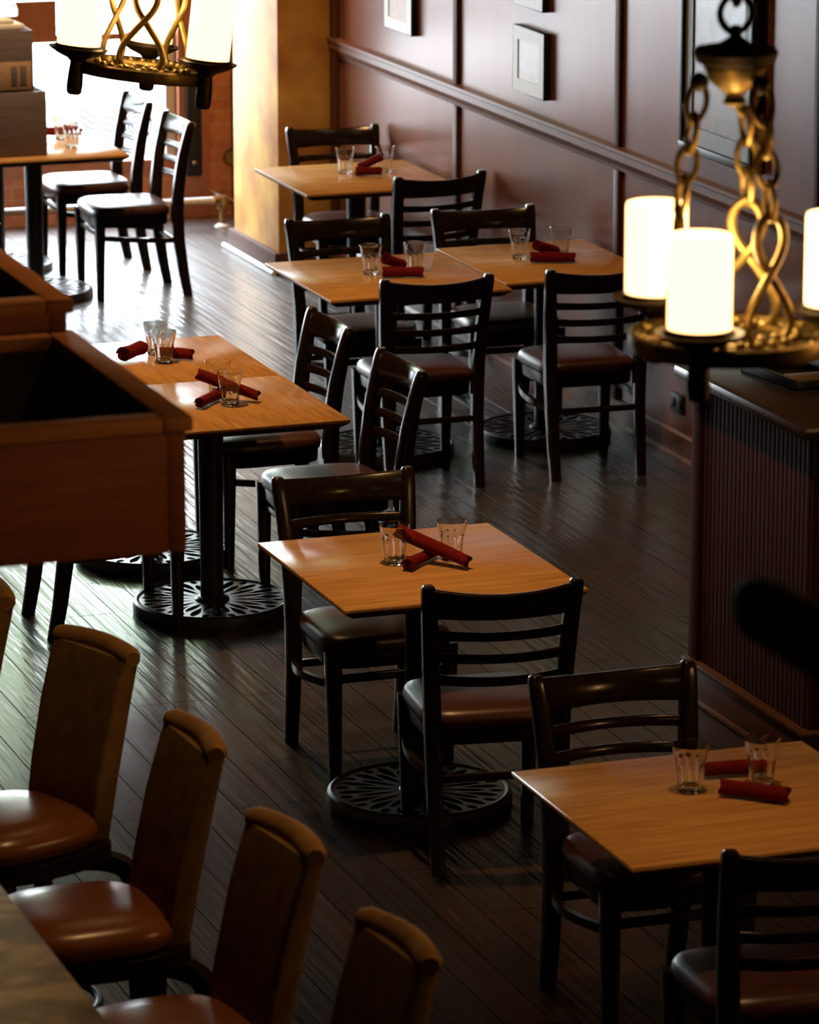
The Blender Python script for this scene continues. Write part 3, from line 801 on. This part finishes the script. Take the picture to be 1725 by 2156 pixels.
def open_box(t, name_pref, x0, x1, y0, y1, z0, z1, th=.035):
    bm = bmesh.new()
    box(bm, (x1 - th, y0, z0), (x1, y1, z1 - .03), .003)
    box(bm, (x0, y0, z0), (x0 + th, y1, z1 - .03), .003)
    box(bm, (x0 + th, y0, z0), (x1 - th, y0 + th, z1 - .03), .003)
    box(bm, (x0 + th, y1 - th, z0), (x1 - th, y1, z1 - .03), .003)
    box(bm, (x0 + th, y0 + th, z0), (x1 - th, y1 - th, z0 + .02))
    obj(name_pref + '_box', bm, 'canopy_wood', t)
    bm = bmesh.new(); e = .012
    box(bm, (x1 - th - .01, y0 - e, z1 - .03), (x1 + e, y1 + e, z1), .006)
    box(bm, (x0 - e, y0 - e, z1 - .03), (x0 + th + .01, y1 + e, z1), .006)
    box(bm, (x0 + th + .01, y0 - e, z1 - .03), (x1 - th - .01, y0 + th + .01, z1), .006)
    box(bm, (x0 + th + .01, y1 - th - .01, z1 - .03), (x1 - th - .01, y1 + e, z1), .006)
    obj(name_pref + '_rim', bm, 'canopy_rim', t)
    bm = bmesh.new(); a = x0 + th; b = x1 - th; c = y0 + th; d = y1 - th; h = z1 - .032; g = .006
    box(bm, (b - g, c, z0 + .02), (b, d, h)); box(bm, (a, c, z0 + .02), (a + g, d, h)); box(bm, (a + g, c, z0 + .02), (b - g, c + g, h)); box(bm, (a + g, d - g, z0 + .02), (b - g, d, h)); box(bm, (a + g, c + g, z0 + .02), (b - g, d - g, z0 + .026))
    obj(name_pref + '_shade_lining', bm, 'shade_lining', t)
cn = thing('bar_canopy', 'stepped open topped wooden canopy hanging above the bar', 'canopy', (0, 0, 0))
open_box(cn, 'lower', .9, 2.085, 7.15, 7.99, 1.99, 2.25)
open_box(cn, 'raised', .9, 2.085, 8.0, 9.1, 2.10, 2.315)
for y in (7.3, 7.85, 8.9):
    bm = bmesh.new(); tube(bm, [(1.0, y, 2.05), (1.0, y, 4.7)], .012); obj('hanging_rod', bm, 'iron', cn)

def make_stool():
    t = thing('bar_stool', '', 'stool', (0, 0, 0), 0, 'high-back bar stools')
    # faces -x locally: back at +x
    def sup(cx, cy, rx, ry, z, n=40, e=.62):
        return [(cx + rx * abs(cos(a)) ** e * (1 if cos(a) >= 0 else -1), cy + ry * abs(sin(a)) ** e * (1 if sin(a) >= 0 else -1), z) for a in [2 * pi * k / n for k in range(n)]]
    bm = bmesh.new()
    loft(bm, [sup(-.03, 0, .19, .185, .655), sup(-.03, 0, .20, .195, .665), sup(-.03, 0, .205, .2, .69), sup(-.03, 0, .195, .19, .712), sup(-.03, 0, .165, .16, .728), sup(-.03, 0, .10, .10, .735), sup(-.03, 0, .03, .03, .737)])
    obj('seat', bm, 'stool_leather', t, angle=60)
    bm = bmesh.new(); loft(bm, [sup(0, 0, .20, .185, .60), sup(0, 0, .215, .2, .61), sup(0, 0, .215, .2, .648), sup(0, 0, .20, .185, .655)]); obj('seat_ring', bm, 'black_wood', t, angle=50)
    for sx, sy in ((-1, -1), (-1, 1), (1, -1), (1, 1)):
        bm = bmesh.new()
        path = smooth_pts([(sx * .10, sy * .10, .60), (sx * .16, sy * .15, .60), (sx * .205, sy * .185, .575), (sx * .218, sy * .196, .50), (sx * .222, sy * .2, .3), (sx * .235, sy * .215, 0)], 5)
        secs = []
        for i, p in enumerate(path):
            tt = (path[min(i + 1, len(path) - 1)] - path[max(i - 1, 0)]).normalized()
            side = tt.cross(Vector((sx, sy, 0)).cross(Vector((0, 0, 1)))).normalized()
            bn = tt.cross(side).normalized()
            secs.append([p + side * a * .021 + bn * b * .021 for a, b in ((-1, -1), (1, -1), (1, 1), (-1, 1))])
        loft(bm, secs); obj('leg', bm, 'black_wood', t)
    bm = bmesh.new(); tube(bm, [(.20 * cos(a), .20 * sin(a), .22) for a in [2 * pi * k / 40 for k in range(40)]], .011, 8, True); obj('foot_ring', bm, 'iron', t)
    # upholstered back
    bm = bmesh.new(); secs = []
    for z, x, w, d in ((.635, .175, .27, .055), (.645, .178, .285, .07), (.8, .205, .295, .072), (.95, .238, .305, .066), (1.07, .270, .312, .056), (1.10, .279, .310, .05)):
        secs.append([(x + px - .0 + .04 * (2 * py / w) ** 2 * -1 * .6, py, z) for py, px in rrect(w, d, .02, 4)])
    loft(bm, secs); bk = obj('backrest', bm, 'stool_fabric', t, angle=50)
    bm = bmesh.new()
    pts = [(.279 - .024 * (2 * y / .31) ** 2, y, 1.103 + .004 * cos(y * 12)) for y in [-.158 + .316 * k / 16 for k in range(17)]]
    tube(bm, pts, [.020] + [.028] * 15 + [.022], 12)
    obj('top_roll', bm, 'stool_welt_lit', bk, angle=60)
    bm = bmesh.new(); box(bm, (.15, -.05, .60), (.19, .05, .66), .005); obj('back_bracket', bm, 'black_wood', t)
    return t
ST = make_stool(); sf = [True]
def stool(label, x, y, deg):
    if sf[0]:
        sf[0] = False; ST.location = (x, y, 0); ST.rotation_euler = (0, 0, radians(deg)); ST['label'] = label; return
    dup(ST, (x, y, 0), radians(deg), label)
# top of the back is .28 from the stool centre
stool('tan suede high-back bar stool cut off by the picture edge, first of the row', 2.185, 10.23, 5)
stool('tan suede high-back bar stool second in the row, turned toward the room', 2.325, 9.53, 21)
stool('tan suede high-back bar stool third in the row with glossy cognac seat', 2.32, 8.79, 3)
stool('tan suede high-back bar stool fourth in the row, seat out of view', 2.297, 8.00, 8)
stool('tan suede high-back bar stool last and darkest in the row', 2.307, 7.31, 6)

# ------------------------------------------------------------------ chandeliers
def holes_ring():
    hs = []
    n = 12
    for k in range(n):
        a0 = 2 * pi * k / n
        pts = []
        for i in range(12):
            b = 2 * pi * i / 12
            r = .142 + .022 * cos(b); a = a0 + .13 * sin(b) * (1 + .4 * cos(b))
            pts.append((r * cos(a), r * sin(a)))
        hs.append(pts)
    hs.append([(.098 * cos(-2 * pi * k / 48), .098 * sin(-2 * pi * k / 48)) for k in range(48)])
    return hs
RING = cutplate('ring_plate', [(.178 * cos(2 * pi * k / 64), .178 * sin(2 * pi * k / 64)) for k in range(64)], holes_ring(), .006)
def link(bm, c, ax_t, ax_n, hl=.036, hw=.0185, r=.0062):
    pts = []
    for k in range(20):
        a = 2 * pi * k / 20
        pts.append(c + ax_t * hl * sin(a) + ax_n * hw * cos(a) * (1.0 if abs(sin(a)) > .5 else 1.05))
    tube(bm, pts, r, 6, True)
def chain(bm, a, b, pitch=.058):
    A, B = Vector(a), Vector(b); d = (B - A); n = max(1, round(d.length / pitch)); t = d.normalized()
    n1 = t.orthogonal().normalized(); n2 = t.cross(n1)
    for i in range(n):
        ang = pi / 4 + (i % 2) * pi / 2
        link(bm, A + d * ((i + .5) / n), t, n1 * cos(ang) + n2 * sin(ang), hl=d.length / n * .62)
def make_chandelier(label, angs, loc, tilt, ceil_z):
    t = thing('chandelier', label, 'chandelier', loc, 0, 'candle chandeliers')
    t.rotation_euler = tilt
    bm = bmesh.new(); add_mesh(bm, RING)
    lathe(bm, [(.172, .012), (.172, -.016), (.182, -.018), (.186, -.004), (.184, .012), (.178, .016)], 64, cap=False)
    tube(bm, [(.104 * cos(a), .104 * sin(a), .004) for a in [2 * pi * k / 48 for k in range(48)]], .008, 8, True)
    for k in range(24):
        a = 2 * pi * k / 24
        bmesh.ops.create_uvsphere(bm, u_segments=8, v_segments=6, radius=.010, matrix=Matrix.Translation((.122 * cos(a), .122 * sin(a), .010)))
    for k in range(12):
        a = 2 * pi * (k + .5) / 12
        tube(bm, [((.165 + .008 * cos(b)) * cos(a + .07 * sin(b)), (.165 + .008 * cos(b)) * sin(a + .07 * sin(b)), .009) for b in [2 * pi * q / 10 for q in range(10)]], .004, 6, True)
    obj('ring', bm, 'bronze', t)
    for a in angs:
        a = radians(a); cx, cy = .197 * cos(a), .197 * sin(a)
        bm = bmesh.new()
        lathe(bm, [(.014, -.075), (.020, -.07), (.022, -.05), (.020, -.01), (.018, .012), (.026, .020), (.055, .032), (.078, .046), (.080, .050), (.066, .048), (.062, .052), (.062, .058), (.03, .056)], 28, cx, cy)
        cup = obj('candle_cup', bm, 'bronze_dark', t)
        bm = bmesh.new()
        lathe(bm, [(.055, .055), (.057, .058), (.0575, .066), (.0575, .218), (.056, .225), (.053, .226), (.051, .222), (.050, .212), (.01, .21)], 32, cx, cy)
        obj('candle_glass', bm, 'candle', t)
        # twisted loop opposite this candle
        b = a + pi; rr = .098
        ex = Vector((-sin(b), cos(b), 0)); base = Vector((rr * cos(b), rr * sin(b), .0))
        bm = bmesh.new()
        shp = [(-.020, .012), (-.040, .012), (-.056, .035), (-.050, .07), (-.022, .11), (0, .138), (.020, .165), (.030, .195), (.022, .225), (0, .242)]
        for s in (-1, 1):
            pts = smooth_pts([base + ex * s * u + Vector((0, 0, v)) + Vector((cos(b), sin(b), 0)) * (.004 * s) for u, v in shp], 4)
            tube(bm, pts, .0086, 8)
            bmesh.ops.create_uvsphere(bm, u_segments=10, v_segments=8, radius=.011, matrix=Matrix.Translation(base + ex * s * -.018 + Vector((0, 0, .014))))
        obj('twisted_loop', bm, 'bronze', t)
        bm = bmesh.new(); chain(bm, base + Vector((0, 0, .238)), (.066 * cos(b), .066 * sin(b), .462))
        obj('chain', bm, 'bronze', t)
    l = bpy.data.lights.new('candle_glow', 'POINT'); l.energy = 2.6; l.color = (1, .70, .32); l.shadow_soft_size = .05
    lo = bpy.data.objects.new('candle_glow', l); COL.objects.link(lo); lo.parent = t; lo.location = (0, 0, .16)
    bm = bmesh.new()
    lathe(bm, [(.012, .425), (.022, .432), (.016, .445), (.022, .452), (.045, .470), (.056, .492), (.058, .497), (.04, .500)], 32)
    obj('lit_hub_cup', bm, 'bronze', t)  # lighter bronze than the hub, standing in for candlelight from below
    bm = bmesh.new()
    lathe(bm, [(.05, .497), (.070, .505), (.078, .522), (.072, .530), (.03, .538), (.012, .55), (.008, .57)], 32)
    for a in angs:
        b = radians(a) + pi
        bmesh.ops.create_uvsphere(bm, u_segments=12, v_segments=8, radius=.018, matrix=Matrix.Translation((.066 * cos(b), .066 * sin(b), .470)))
    obj('hub', bm, 'bronze_dark', t)
    bm = bmesh.new()
    c = Vector((0, 0, .592)); link(bm, c, Vector((0, 0, 1)), Vector((1, 0, 0)), .034, .03, .007)
    top = ceil_z - loc[2] - .03
    chain(bm, (0, 0, .615), (0, 0, top), .068)
    obj('hanging_chain', bm, 'bronze_dark', t)
    bm = bmesh.new(); lathe(bm, [(.02, top - .02), (.06, top - .005), (.065, top + .03), (.02, top + .03)], 24); obj('ceiling_rose', bm, 'bronze_dark', t)
    return t
make_chandelier('bronze three candle chandelier whose hub and chains show, nearer the service counter', [110.6, 230, -9], (2.995, 6.74, 2.41), (0, 0, 0), 4.7)
make_chandelier('bronze three candle chandelier hanging tilted in front of the bright window', [192, 69, 312], (2.975, 10.57, 2.405), (0, radians(7), 0), 4.7)

# ------------------------------------------------------------------ stair rail close to the lens
t = thing('stair_handrail', 'blurred dark handrail with rounded end crossing before the service counter', 'handrail', (1.845, 3.3, 0))
bm = bmesh.new()
secs = []
for y, sc in ((.80, .25), (.795, .55), (.78, .82), (.76, .96), (.73, 1), (-2.0, 1)):
    secs.append([(px * sc, y, 2.70 + pz * sc) for px, pz in rrect(.06, .072, .024, 4)])
loft(bm, secs); obj('rail', bm, 'rail_wood', t)
for y in (-.75, -1.9):
    bm = bmesh.new(); box(bm, (-.022, y - .022, 0), (.022, y + .022, 2.68), .003); obj('post', bm, 'rail_wood', t)
